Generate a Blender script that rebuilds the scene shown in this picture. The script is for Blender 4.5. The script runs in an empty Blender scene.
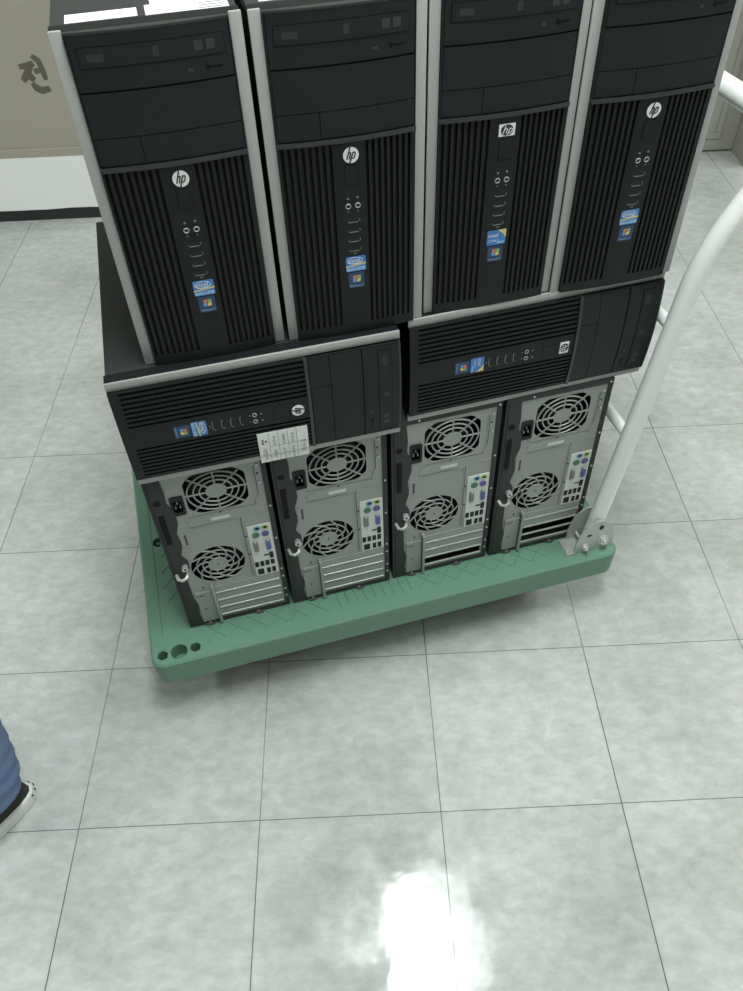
import bpy, bmesh, math, random
from mathutils import Vector, Matrix, Euler
random.seed(7)
PI = math.pi
scene = bpy.context.scene
COL = scene.collection

# ------------------------------------------------------------------ materials
def srgb(r, g, b):
    f = lambda c: (c/255/12.92) if c/255 <= .04045 else ((c/255+.055)/1.055)**2.4
    return (f(r), f(g), f(b), 1)

MATS = {}
def mat(name, col, rough=.5, metal=0., bump=0., scale=80., var=0., spec=.5, coat=0.):
    if name in MATS: return MATS[name]
    m = bpy.data.materials.new(name); m.use_nodes = True
    nt = m.node_tree; p = nt.nodes['Principled BSDF']
    p.inputs['Base Color'].default_value = col
    p.inputs['Roughness'].default_value = rough
    p.inputs['Metallic'].default_value = metal
    p.inputs['Specular IOR Level'].default_value = spec
    p.inputs['Coat Weight'].default_value = coat
    tc = nt.nodes.new('ShaderNodeTexCoord')
    nz = nt.nodes.new('ShaderNodeTexNoise'); nz.inputs['Scale'].default_value = scale
    nz.inputs['Detail'].default_value = 4
    nt.links.new(tc.outputs['Object'], nz.inputs['Vector'])
    if var:
        mx = nt.nodes.new('ShaderNodeMix'); mx.data_type = 'RGBA'
        mx.inputs['A'].default_value = tuple(c*(1-var) for c in col[:3])+(1,)
        mx.inputs['B'].default_value = tuple(min(1, c*(1+var)) for c in col[:3])+(1,)
        nt.links.new(nz.outputs['Fac'], mx.inputs['Factor'])
        nt.links.new(mx.outputs['Result'], p.inputs['Base Color'])
    if bump:
        b = nt.nodes.new('ShaderNodeBump'); b.inputs['Strength'].default_value = bump
        b.inputs['Distance'].default_value = .001
        nt.links.new(nz.outputs['Fac'], b.inputs['Height'])
        nt.links.new(b.outputs['Normal'], p.inputs['Normal'])
    MATS[name] = m
    return m

def emit(name, col, strength):
    m = bpy.data.materials.new(name); m.use_nodes = True
    p = m.node_tree.nodes['Principled BSDF']
    p.inputs['Base Color'].default_value = col
    p.inputs['Emission Color'].default_value = col
    p.inputs['Emission Strength'].default_value = strength
    return m

M_case   = mat('painted_black_steel', srgb(49, 51, 51), .5, spec=.3, bump=.12, scale=900, var=.05)
M_bezel  = mat('black_plastic', srgb(23, 26, 27), .45, spec=.28, bump=.1, scale=1500, var=.05)
M_bay    = mat('dark_bay_plastic', srgb(28, 31, 33), .5, spec=.28, bump=.1, scale=1500, var=.05)
M_groove = mat('deep_black_plastic', srgb(10, 11, 11), .6, spec=.2)
M_silver = mat('silver_trim_plastic', srgb(166, 167, 165), .42, metal=.25, bump=.05, scale=600, var=.04)
M_zinc   = mat('galvanised_steel', srgb(150, 154, 151), .48, metal=.3, bump=.08, scale=260, var=.07)
M_bright = mat('bright_steel', srgb(205, 207, 204), .3, metal=.6, var=.04)
M_dull   = mat('dull_bracket_steel', srgb(182, 186, 182), .38, metal=.45, bump=.08, scale=200, var=.06)
M_dark   = mat('dark_interior', srgb(14, 15, 15), .7)
M_rubber = mat('grey_rubber', srgb(70, 74, 73), .8)
M_white  = mat('white_paper', srgb(226, 229, 227), .7, var=.02, scale=60)
M_paper2 = mat('printed_grey_paper', srgb(196, 199, 198), .7, var=.12, scale=140)
M_ink    = mat('black_ink', srgb(48, 50, 50), .7)
M_greyink= mat('grey_ink', srgb(120, 122, 120), .7)
M_logo   = mat('white_badge', srgb(222, 224, 223), .35)
M_mark   = mat('pale_print', srgb(112, 116, 116), .6)
M_faint  = mat('faint_print', srgb(46, 49, 50), .6)
M_faint2 = mat('fainter_print', srgb(38, 41, 43), .6)
M_lip = mat('highlit_black_edge', srgb(44, 46, 47), .28, spec=.6)  # lighter than the bezel: edge highlight on lip and cap put into the colour
M_sblue  = mat('sticker_blue', srgb(60, 120, 190), .4, var=.15, scale=60)
M_slight = mat('sticker_pale_blue', srgb(150, 190, 225), .4)
M_syell  = mat('sticker_gold', srgb(206, 190, 120), .4)
M_snavy  = mat('sticker_navy', srgb(38, 62, 100), .4, var=.15, scale=60)
M_wr = mat('flag_red', srgb(196, 120, 80), .4); M_wg = mat('flag_green', srgb(130, 165, 90), .4)
M_wb = mat('flag_blue', srgb(100, 150, 200), .4); M_wy = mat('flag_yellow', srgb(215, 195, 95), .4)
M_io     = mat('port_plate_white', srgb(205, 210, 206), .45, metal=.1)
M_green  = mat('green_plastic', srgb(95, 134, 114), .5, bump=.15, scale=120, var=.06)
M_tube   = mat('white_enamel_tube', srgb(228, 231, 229), .3, bump=.04, scale=60, var=.02, coat=.2)
M_red    = mat('red_wheel', srgb(150, 42, 36), .5, var=.08)
M_tyre   = mat('caster_steel', srgb(130, 133, 132), .4, metal=.7)
M_jean   = mat('blue_denim', srgb(98, 119, 156), .9, bump=.5, scale=420, var=.22)
M_shoeb  = mat('black_canvas', srgb(44, 46, 47), .85, bump=.3, scale=700, var=.1)
M_sole   = mat('white_rubber_sole', srgb(214, 217, 214), .55, var=.03)
M_skin   = mat('skin', srgb(205, 160, 130), .6)
M_hair   = mat('black_hair', srgb(25, 22, 20), .6)
M_shirt  = mat('grey_shirt', srgb(110, 114, 120), .9, bump=.3, scale=400, var=.08)
PORT = {k: mat('port_'+k, srgb(*c), .45) for k, c in dict(cyan=(96, 140, 180), lime=(150, 170, 90), green=(70, 125, 100), purple=(98, 92, 150), grey=(120, 118, 108), blue=(80, 90, 165)).items()}

# ------------------------------------------------------------------ mesh builder
H, W, D = .377, .1772, .419
OFF = (-W/2, -D/2, 0)
class MB:
    def __init__(s, off=(0, 0, 0)):
        s.bm = bmesh.new(); s.off = Vector(off); s.mi = 0; s.mats = []; s.taper = tuple(off) == OFF
    def use(s, m):
        if m not in s.mats: s.mats.append(m)
        s.mi = s.mats.index(m); return s
    def _mark(s, faces):
        for f in faces: f.material_index = s.mi
    def face(s, pts):
        vs = [s.bm.verts.new(p) for p in pts]; f = s.bm.faces.new(vs); f.material_index = s.mi; return f
    def box(s, x0, x1, y0, y1, z0, z1, bev=0, mtx=None):
        P = [Vector((x, y, z)) for z in (z0, z1) for y in (y0, y1) for x in (x0, x1)]
        if mtx: P = [mtx @ p for p in P]
        v = [s.bm.verts.new(p) for p in P]
        fs = [s.bm.faces.new([v[i] for i in q]) for q in ((0,2,3,1),(4,5,7,6),(0,1,5,4),(2,6,7,3),(0,4,6,2),(1,3,7,5))]
        s._mark(fs)
        if bev:
            es = list({e for f in fs for e in f.edges})
            r = bmesh.ops.bevel(s.bm, geom=es, offset=bev, segments=2, affect='EDGES', profile=.5)
            s._mark(r['faces'])
        return s
    def prism(s, pts, axis, a, b):
        """2D polygon pts extruded along axis from a to b. axis 'y': pts are (x,z); 'z': (x,y); 'x': (y,z)"""
        mk = {'y': lambda p, t: (p[0], t, p[1]), 'z': lambda p, t: (p[0], p[1], t), 'x': lambda p, t: (t, p[0], p[1])}[axis]
        A = [s.bm.verts.new(mk(p, a)) for p in pts]; B = [s.bm.verts.new(mk(p, b)) for p in pts]
        n = len(pts); fs = [s.bm.faces.new(A), s.bm.faces.new(B[::-1])]
        for i in range(n): fs.append(s.bm.faces.new([A[i], B[i], B[(i+1) % n], A[(i+1) % n]]))
        s._mark(fs); return s
    def disc(s, c, r, axis, t0, t1, n=24, rx=None):
        """cylinder about axis centred at 2D c from t0 to t1"""
        rx = rx or r
        return s.prism([(c[0]+rx*math.cos(2*PI*i/n), c[1]+r*math.sin(2*PI*i/n)) for i in range(n)], axis, t0, t1)
    def tube(s, pts, r, n=10, closed=False, caps=True):
        pts = [Vector(p) for p in pts]; N = len(pts); rings = []; prev = None
        rr = r if isinstance(r, (list, tuple)) else [r]*N
        for i, p in enumerate(pts):
            if closed: t = (pts[(i+1) % N]-pts[i-1])
            else: t = pts[min(i+1, N-1)]-pts[max(i-1, 0)]
            t.normalize()
            if prev is None:
                u = t.orthogonal().normalized()
            else:
                u = (prev - t*prev.dot(t)).normalized()
            prev = u; w = t.cross(u)
            rings.append([s.bm.verts.new(p+(u*math.cos(2*PI*k/n)+w*math.sin(2*PI*k/n))*rr[i]) for k in range(n)])
        fs = []
        for i in range(N if closed else N-1):
            A, B = rings[i], rings[(i+1) % N]
            for k in range(n): fs.append(s.bm.faces.new([A[k], A[(k+1) % n], B[(k+1) % n], B[k]]))
        if not closed and caps:
            fs.append(s.bm.faces.new(rings[0][::-1])); fs.append(s.bm.faces.new(rings[-1]))
        s._mark(fs); return s
    def loft(s, rings, caps=True):
        R = [[s.bm.verts.new(p) for p in r] for r in rings]; n = len(R[0]); fs = []
        for A, B in zip(R, R[1:]):
            for k in range(n): fs.append(s.bm.faces.new([A[k], A[(k+1) % n], B[(k+1) % n], B[k]]))
        if caps: fs.append(s.bm.faces.new(R[0][::-1])); fs.append(s.bm.faces.new(R[-1]))
        s._mark(fs); return s
    def plate(s, outer, holes, y, th):
        """flat plate in the xz plane with holes, thickness th towards +y"""
        es = []; base = len(s.bm.faces)
        for loop in [outer]+holes:
            vs = [s.bm.verts.new((p[0], y, p[1])) for p in loop]
            es += [s.bm.edges.new((vs[i], vs[(i+1) % len(vs)])) for i in range(len(vs))]
        r = bmesh.ops.triangle_fill(s.bm, use_beauty=True, use_dissolve=False, edges=es, normal=(0, -1, 0))
        fs = [g for g in r['geom'] if isinstance(g, bmesh.types.BMFace)]
        s._mark(fs)
        e = bmesh.ops.extrude_face_region(s.bm, geom=fs)
        bmesh.ops.translate(s.bm, vec=(0, th, 0), verts=[g for g in e['geom'] if isinstance(g, bmesh.types.BMVert)])
        for f in s.bm.faces:
            if f.index == -1: f.material_index = s.mi
        return s
    def text(s, body, size, mtx, shear=0., depth=0., cut=None):
        cu = bpy.data.curves.new('t', 'FONT'); cu.body = body; cu.size = size; cu.shear = shear
        cu.align_x = 'CENTER'; cu.align_y = 'CENTER'; cu.extrude = depth; cu.resolution_u = 3
        ob = bpy.data.objects.new('t', cu); COL.objects.link(ob)
        me = ob.evaluated_get(bpy.context.evaluated_depsgraph_get()).to_mesh()
        vs = [s.bm.verts.new(mtx @ v.co) for v in me.vertices]
        for p in me.polygons:
            try:
                f = s.bm.faces.new([vs[i] for i in p.vertices]); f.material_index = s.mi
            except ValueError: pass
        bpy.data.objects.remove(ob); bpy.data.curves.remove(cu)
        return s
    def build(s, name, m=None, parent=None, smooth=False):
        if s.taper:
            for v in s.bm.verts:
                if v.co.y < -.0022: v.co.y = -.0022+(v.co.y+.0022)*(.62+.38*min(1, v.co.z/.2465))
        if m is not None and not s.mats: s.mats = [m]
        bmesh.ops.recalc_face_normals(s.bm, faces=s.bm.faces[:])
        if any(s.off): bmesh.ops.translate(s.bm, vec=s.off, verts=s.bm.verts[:])
        me = bpy.data.meshes.new(name); s.bm.to_mesh(me); s.bm.free()
        for k in s.mats: me.materials.append(k)
        if smooth:
            for p in me.polygons: p.use_smooth = True
            me.set_sharp_from_angle(angle=math.radians(38))
        o = bpy.data.objects.new(name, me); COL.objects.link(o)
        if parent: o.parent = parent
        return o

def tag(o, label=None, cat=None, group=None, kind=None):
    for k, v in (('label', label), ('category', cat), ('group', group), ('kind', kind)):
        if v: o[k] = v
    return o
def empty(name, loc=(0, 0, 0), rot=(0, 0, 0)):
    o = bpy.data.objects.new(name, None); COL.objects.link(o); o.empty_display_size = .05
    o.location = loc; o.rotation_euler = rot; return o
KIDS = {}
def kids(o): return [c for c in bpy.data.objects if c.parent == o]
def copy_tree(o, parent=None):
    c = o.copy(); COL.objects.link(c); c.parent = parent
    for k in kids(o): copy_tree(k, c)
    return c
# ------------------------------------------------------------------ fitted frame
H, W, D = .377, .1772, .419
hp = .1818                        # platform top
A = .2365                         # yaw of the cart
OX, OY = .1929, .2688             # cart-frame origin (rear corner of the first lower tower)
cA, sA = math.cos(A), math.sin(A)
def cart(u, v, z=0): return (OX+u*cA-v*sA, OY+u*sA+v*cA, z)

# ------------------------------------------------------------------ room
def floor_material():
    m = bpy.data.materials.new('marbled_vinyl_tiles'); m.use_nodes = True
    nt = m.node_tree; p = nt.nodes['Principled BSDF']; N = nt.nodes.new; Lk = nt.links.new
    tc = N('ShaderNodeTexCoord')
    def math_(op, a, b=None, c=None):
        n = N('ShaderNodeMath'); n.operation = op
        for i, v in enumerate((a, b, c)):
            if v is None: continue
            if isinstance(v, (int, float)): n.inputs[i].default_value = v
            else: Lk(v, n.inputs[i])
        return n.outputs[0]
    sep = N('ShaderNodeSeparateXYZ'); Lk(tc.outputs['Object'], sep.inputs[0])
    tx = math_('DIVIDE', sep.outputs[0], .3048); ty = math_('DIVIDE', sep.outputs[1], .3048)
    def seam(t):
        f = math_('FRACT', math_('ADD', t, .5)); d = math_('ABSOLUTE', math_('SUBTRACT', f, .5))
        return math_('MULTIPLY', d, .3048)
    def joint(t, a, b_):
        n = N('ShaderNodeMapRange'); Lk(seam(t), n.inputs[0]); n.inputs[1].default_value = a; n.inputs[2].default_value = b_
        n.inputs[3].default_value = 1; n.inputs[4].default_value = 0; return n.outputs[0]
    jn = N('ShaderNodeTexNoise'); jn.inputs['Scale'].default_value = 1.7; jn.inputs['Detail'].default_value = 1; Lk(tc.outputs['Object'], jn.inputs['Vector'])
    jm = N('ShaderNodeMapRange'); Lk(jn.outputs['Fac'], jm.inputs[0]); jm.inputs[1].default_value = .35; jm.inputs[2].default_value = .6; jm.inputs[3].default_value = .55
    tight = N('ShaderNodeMapRange'); Lk(sep.outputs[1], tight.inputs[0]); tight.inputs[1].default_value = .93; tight.inputs[2].default_value = 1.12; tight.inputs[3].default_value = .85; tight.inputs[4].default_value = .12
    jx = math_('MULTIPLY', joint(tx, .0005, .0013), jm.outputs[0])
    jy = math_('MULTIPLY', joint(ty, .0004, .0011), tight.outputs[0])
    joints = math_('SUBTRACT', 1.0, math_('MAXIMUM', jx, jy))
    cell = N('ShaderNodeCombineXYZ'); Lk(math_('FLOOR', tx), cell.inputs[0]); Lk(math_('FLOOR', ty), cell.inputs[1])
    wn = N('ShaderNodeTexWhiteNoise'); wn.noise_dimensions = '2D'; Lk(cell.outputs[0], wn.inputs['Vector'])
    # streaky marbling along x, shifted per tile
    mp = N('ShaderNodeMapping'); Lk(tc.outputs['Object'], mp.inputs[0]); mp.inputs['Scale'].default_value = (34, 52, 1)
    add = N('ShaderNodeVectorMath'); add.operation = 'ADD'; Lk(mp.outputs[0], add.inputs[0])
    sc = N('ShaderNodeVectorMath'); sc.operation = 'SCALE'; Lk(wn.outputs['Color'], sc.inputs[0]); sc.inputs['Scale'].default_value = 30
    Lk(sc.outputs[0], add.inputs[1])
    n1 = N('ShaderNodeTexNoise'); n1.inputs['Scale'].default_value = 1.0; n1.inputs['Detail'].default_value = 6; n1.inputs['Roughness'].default_value = .62; n1.inputs['Distortion'].default_value = .25
    Lk(add.outputs[0], n1.inputs['Vector'])
    n2 = N('ShaderNodeTexNoise'); n2.inputs['Scale'].default_value = 3.2; n2.inputs['Detail'].default_value = 3
    Lk(tc.outputs['Object'], n2.inputs['Vector'])
    r1 = N('ShaderNodeValToRGB'); Lk(n1.outputs['Fac'], r1.inputs[0])
    e = r1.color_ramp.elements
    e[0].position = .3; e[0].color = srgb(176, 180, 178); e[1].position = .7; e[1].color = srgb(200, 204, 203)
    k = e.new(.5); k.color = srgb(188, 192, 190)
    st = N('ShaderNodeMapRange'); Lk(n2.outputs['Fac'], st.inputs[0]); st.inputs[1].default_value = .42; st.inputs[2].default_value = .72
    mx = N('ShaderNodeMix'); mx.data_type = 'RGBA'; mx.blend_type = 'MULTIPLY'
    Lk(math_('MULTIPLY', st.outputs[0], .65), mx.inputs['Factor']); Lk(r1.outputs[0], mx.inputs['A']); mx.inputs['B'].default_value = srgb(213, 215, 208)
    tv = N('ShaderNodeMix'); tv.data_type = 'RGBA'; tv.blend_type = 'MULTIPLY'
    Lk(math_('MULTIPLY', wn.outputs['Value'], .35), tv.inputs['Factor']); Lk(mx.outputs['Result'], tv.inputs['A']); tv.inputs['B'].default_value = srgb(228, 230, 228)
    sm = N('ShaderNodeMix'); sm.data_type = 'RGBA'; Lk(joints, sm.inputs['Factor'])
    sm.inputs['A'].default_value = srgb(84, 87, 86); Lk(tv.outputs['Result'], sm.inputs['B'])
    Lk(sm.outputs['Result'], p.inputs['Base Color'])
    # worn wax: patchy gloss
    n3 = N('ShaderNodeTexNoise'); n3.inputs['Scale'].default_value = 9; n3.inputs['Detail'].default_value = 4
    Lk(tc.outputs['Object'], n3.inputs['Vector'])
    rr = N('ShaderNodeMapRange'); Lk(n3.outputs['Fac'], rr.inputs[0]); rr.inputs[1].default_value = .42; rr.inputs[2].default_value = .62
    rr.inputs[3].default_value = .04; rr.inputs[4].default_value = .24
    Lk(rr.outputs[0], p.inputs['Roughness']); p.inputs['Specular IOR Level'].default_value = .5
    b = N('ShaderNodeBump'); b.inputs['Strength'].default_value = .75; b.inputs['Distance'].default_value = .0005
    n4 = N('ShaderNodeTexNoise'); n4.inputs['Scale'].default_value = 22; n4.inputs['Detail'].default_value = 2
    Lk(tc.outputs['Object'], n4.inputs['Vector'])
    Lk(n4.outputs['Fac'], b.inputs['Height']); Lk(b.outputs['Normal'], p.inputs['Normal'])
    return m

X0, X1, Y0, YB, YR, ZC = -3.0, 4.3, -3.0, 2.117, 2.39, 2.5
M_wall  = mat('beige_painted_wall', srgb(158, 154, 140), .6, var=.05, scale=3, bump=.05)
M_wall2 = mat('pale_wall', srgb(205, 205, 198), .7, var=.02, scale=4)
M_band  = mat('white_skirting_paint', srgb(232, 234, 232), .5, var=.01, scale=30)
M_base  = mat('black_rubber_base', srgb(34, 36, 36), .6)
M_door  = mat('grey_beige_door', srgb(150, 150, 141), .5, var=.03, scale=8)
M_ceil  = mat('ceiling_white', srgb(232, 232, 230), .9, bump=.2, scale=60)
def S(o, kind='structure'): return tag(o, kind=kind)
S(MB().box(X0-.1, X1+.1, Y0-.1, YR+.1, -.05, 0).build('floor', floor_material()))
S(MB().box(X0-.1, X1+.1, Y0-.1, YR+.1, ZC, ZC+.05).build('ceiling', M_ceil))
S(MB().box(X0-.1, X0, Y0, YR, 0, ZC).build('wall_left', M_wall2))
S(MB().box(X1, X1+.1, Y0, YR+.1, 0, ZC).build('wall_right', M_door))
S(MB().box(X0-.1, X1+.1, Y0-.1, Y0, 0, ZC).build('wall_front', M_wall2))
XS = 1.15                                   # where the back wall steps back
b = MB(); b.box(X0, XS, YB, YR+.1, 0, ZC); wb = S(b.build('wall_back', M_wall))
# white painted skirting with an uneven lower paint edge, black rubber base below it, beige lip above
pts = [(X0, .217), (XS, .217)]
x = XS
while x > X0:
    pts.append((x, .041+random.uniform(-.002, .002))); x -= random.uniform(.02, .07)
pts.append((X0, .041))
S(MB().prism(pts, 'y', YB-.012, YB-.0005).build('trim_1', M_band))
S(MB().box(X0, XS, YB-.008, YB-.0002, 0, .046).build('baseboard_back', M_base))
S(MB().box(X0, XS, YB-.009, YB-.0005, .217, .244, bev=.002).build('trim_2', M_wall))
# brushed handwriting on the wall (Korean syllable)
ink = MB().use(mat('brush_ink', srgb(92, 88, 78), .8, var=.15, scale=60))
for st, r in (([(-.487, .489), (-.459, .492), (-.44, .498)], .009),
              ([(-.452, .491), (-.469, .469), (-.488, .448)], .0095),
              ([(-.470, .474), (-.461, .459), (-.453, .449)], .010),
              ([(-.440, .519), (-.424, .504), (-.419, .477), (-.418, .449)], .0085),
              ([(-.446, .474), (-.425, .478)], .0075),
              ([(-.462, .442), (-.455, .428), (-.44, .419), (-.413, .424)], .010)):
    # densify and flatten on to the wall
    P = []
    for (a, b_), (c, d_) in zip(st, st[1:]):
        for t in (0, .33, .66): P.append((a+(c-a)*t, b_+(d_-b_)*t))
    P.append(st[-1])
    rr = [r*(.75+.35*math.sin(PI*(i+.6)/len(P))+random.uniform(-.08, .08)) for i in range(len(P))]
    n0 = len(ink.bm.verts)
    ink.tube([(p[0], 0, p[1]) for p in P], rr, n=12)
for v in ink.bm.verts: v.co.y = YB-.0004+v.co.y*.04
w = ink.build('wall_writing'); w.parent = wb
# door set back at the right
S(MB().box(XS, X1, YR+.02, YR+.1, 0, ZC).build('wall_back_recess', M_door))
XD = 1.95
d = MB(); d.box(1.2, XD-.03, YR, YR+.0195, .008, 2.05, bev=.002); dr = S(d.build('door_1', M_door))
f = MB()
for x0, x1 in ((1.25, 1.40), (1.46, XD-.09)):
    f.box(x0, x1, YR-.006, YR, .052, .075, bev=.002); f.box(x0, x1, YR-.006, YR, .95, .972, bev=.002)
    f.box(x0, x0+.02, YR-.006, YR, .075, .95, bev=.002); f.box(x1-.02, x1, YR-.006, YR, .075, .95, bev=.002)
    f.box(x0, x1, YR-.006, YR, 1.05, 1.07, bev=.002); f.box(x0, x1, YR-.006, YR, 1.93, 1.95, bev=.002)
    f.box(x0, x0+.02, YR-.006, YR, 1.07, 1.93, bev=.002); f.box(x1-.02, x1, YR-.006, YR, 1.07, 1.93, bev=.002)
f.build('panel_moulding', M_door, dr)
S(MB().box(XD-.029, XD+.16, YR-.13, YR+.0195, 0, ZC).build('trim_3', M_door))

# ceiling fluorescent troffers
LP = [(.655, .02), (-1.55, .02), (3.2, .02), (3.4, 1.75)]  # last two are added, unseen, to brighten the right side
M_diff = emit('lit_diffuser', (.955, 1, .98, 1), 1.0)
where = ['over the loaded trolley', 'over the left of the room', 'added to brighten the right of the room', 'added to brighten the far right corner of the room']
for (lx, ly), wd in zip(LP, where):
    t = empty('ceiling_light', (lx, ly, ZC))
    tag(t, 'long white fluorescent ceiling light '+wd, 'ceiling light', 'fluorescent ceiling lights')
    fr = MB(); fr.box(-.17, .17, -.62, -.6, -.03, -.001); fr.box(-.17, .17, .6, .62, -.03, -.001)
    fr.box(-.17, -.15, -.6, .6, -.03, -.001); fr.box(.15, .17, -.6, .6, -.03, -.001)
    fr.build('frame', M_white, t)
    MB().box(-.149, .149, -.599, .599, -.018, -.002).build('diffuser', M_diff, t)
    li = bpy.data.lights.new('fluorescent_glow', 'AREA'); li.shape = 'RECTANGLE'; li.size = .29; li.size_y = 1.19
    li.energy = 38 if lx == .655 else 32; li.color = (.955, 1, .98)
    lo = bpy.data.objects.new('fluorescent_glow', li); COL.objects.link(lo); lo.parent = t; lo.location = (0, 0, -.022)

# ------------------------------------------------------------------ platform trolley
tr = empty('platform_trolley', cart(.355, .21, 0), (0, 0, A))
tag(tr, 'green plastic platform trolley with a white tubular push handle, carrying the computers', 'trolley')
TO = (-.355, -.21, 0)     # mesh offset: cart coordinates -> trolley root
U0, U1, V0, V1 = -.0735, .789, -.063, .50
PT = hp-.0012
def rrect(x0, x1, y0, y1, r, n=6):
    P = []
    for cx, cy, a in ((x1-r, y0+r, -PI/2), (x1-r, y1-r, 0), (x0+r, y1-r, PI/2), (x0+r, y0+r, PI)):
        for i in range(n+1): P.append((cx+r*math.cos(a+i*PI/2/n), cy+r*math.sin(a+i*PI/2/n)))
    return P
def hexa(c, r, rot=0, n=6): return [(c[0]+r*math.cos(rot+2*PI*i/n), c[1]+r*math.sin(rot+2*PI*i/n)) for i in range(n)]
deck = MB(TO)
zb = hp-.061
def ring(off, z): return [(px, py, z) for px, py in rrect(U0+off, U1-off, V0+off, V1-off, .022-min(off, .01))]
# top skin with the corner holes
holes = [hexa((-.0535, -.0405), .0098, .3), hexa((-.0255, -.0405), .0145, 0, 24), hexa((.0025, -.0395), .0098, .3), hexa((-.036, .215), .012, 0, 18)]
outer = [(p[0], p[1]) for p in ring(.004, PT)]
es = []
for loop in [outer]+holes:
    vs = [deck.bm.verts.new((p[0], p[1], PT)) for p in loop]
    es += [deck.bm.edges.new((vs[i], vs[(i+1) % len(vs)])) for i in range(len(vs))]
bmesh.ops.triangle_fill(deck.bm, use_beauty=True, edges=es, normal=(0, 0, 1))
deck.loft([ring(.006, zb), ring(.0035, zb+.0005), ring(.0022, zb+.004), ring(.0, PT-.008), ring(.0006, PT-.003), ring(.004, PT)], caps=False)
deck.face(ring(.006, zb)[::-1])
for hl in holes: deck.loft([[(p[0], p[1], PT) for p in hl], [(p[0], p[1], zb+(.03 if len(hl) == 24 else .012)) for p in hl]], caps=False); deck.face([(p[0], p[1], zb+(.03 if len(hl) == 24 else .012)) for p in hl])
# raised border line and diamond tread ridges
T1_ = hp
def ridge(u0, v0, u1, v1, w=.0028, hgt=.0012):
    dx, dy = u1-u0, v1-v0; l = math.hypot(dx, dy); nx, ny = -dy/l*w/2, dx/l*w/2
    base = [(u0+nx, v0+ny), (u1+nx, v1+ny), (u1-nx, v1-ny), (u0-nx, v0-ny)]
    top = [(u0+nx*.5, v0+ny*.5), (u1+nx*.5, v1+ny*.5), (u1-nx*.5, v1-ny*.5), (u0-nx*.5, v0-ny*.5)]
    deck.loft([[(p[0], p[1], PT-.0002) for p in base], [(p[0], p[1], PT+hgt) for p in top]])
def diamonds(ua, ub, va, vb, st=.036):
    # two families of 45-degree lines clipped to the rectangle
    k = ua-(vb-va)
    while k < ub:
        for sgn in (1, -1):
            if sgn > 0: p, q = (k, va), (k+(vb-va), vb)
            else: p, q = (k+(vb-va), va), (k, vb)
            # clip in u
            def at(t): return (p[0]+(q[0]-p[0])*t, p[1]+(q[1]-p[1])*t)
            ts = sorted([(ua-p[0])/(q[0]-p[0]), (ub-p[0])/(q[0]-p[0])]); t0, t1 = max(0, ts[0]), min(1, ts[1])
            if t1-t0 > .02:
                a_, b_ = at(t0), at(t1); ridge(*a_, *b_)
        k += st
for ua, ub in ((.022, .245), (.405, .655)): diamonds(ua, ub, -.034, .07)
for ua, ub in ((-.04, .245), (.405, .70)): diamonds(ua, ub, .07, .46)
u = .262
while u < .40: ridge(u, -.03, u-.004, .02); ridge(u, .05, u, .46); u += .0165
ridge(-.05, -.0, -.05, .47, .0025); ridge(-.05, .47, .70, .47, .0025); ridge(.70, .02, .70, .47, .0025)
ridge(.018, -.055, .675, -.055, .002, .0006)
deck.build('platform', M_green, tr)
# push handle : posts lean out a little, then bend outwards; joined by a bar across the top
def smooth_path(pts, r, n=7):
    P = [Vector(p) for p in pts]; out = [P[0]]
    for i in range(1, len(P)-1):
        a, b_, c = P[i-1], P[i], P[i+1]; rr = min(r, (a-b_).length*.45, (c-b_).length*.45)
        p0, p2 = b_+(a-b_).normalized()*rr, b_+(c-b_).normalized()*rr
        for k in range(n+1):
            t = k/n; out.append(p0*(1-t)**2+b_*2*t*(1-t)+p2*t*t)
    out.append(P[-1]); return out
VF, VR = -.024, .455
R_T = .0146
hd = MB(TO)
path = [(.7415, VF, hp+.018), (.8015, VF, .768), (.886, VF, .918), (.886, VR, .918), (.8015, VR, .768), (.7415, VR, hp+.018)]
hd.tube(smooth_path(path, .055, 9), R_T, n=18)
handle = hd.build('push_handle', M_tube, tr, smooth=True)
for z in (.442, .652):
    u = .7415+(z-hp-.018)/(.768-hp-.018)*.06
    MB(TO).tube([(u, VF+.003, z), (u, VR-.003, z)], 0.0092, n=14).build('cross_bar', M_tube, tr, smooth=True)
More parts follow.
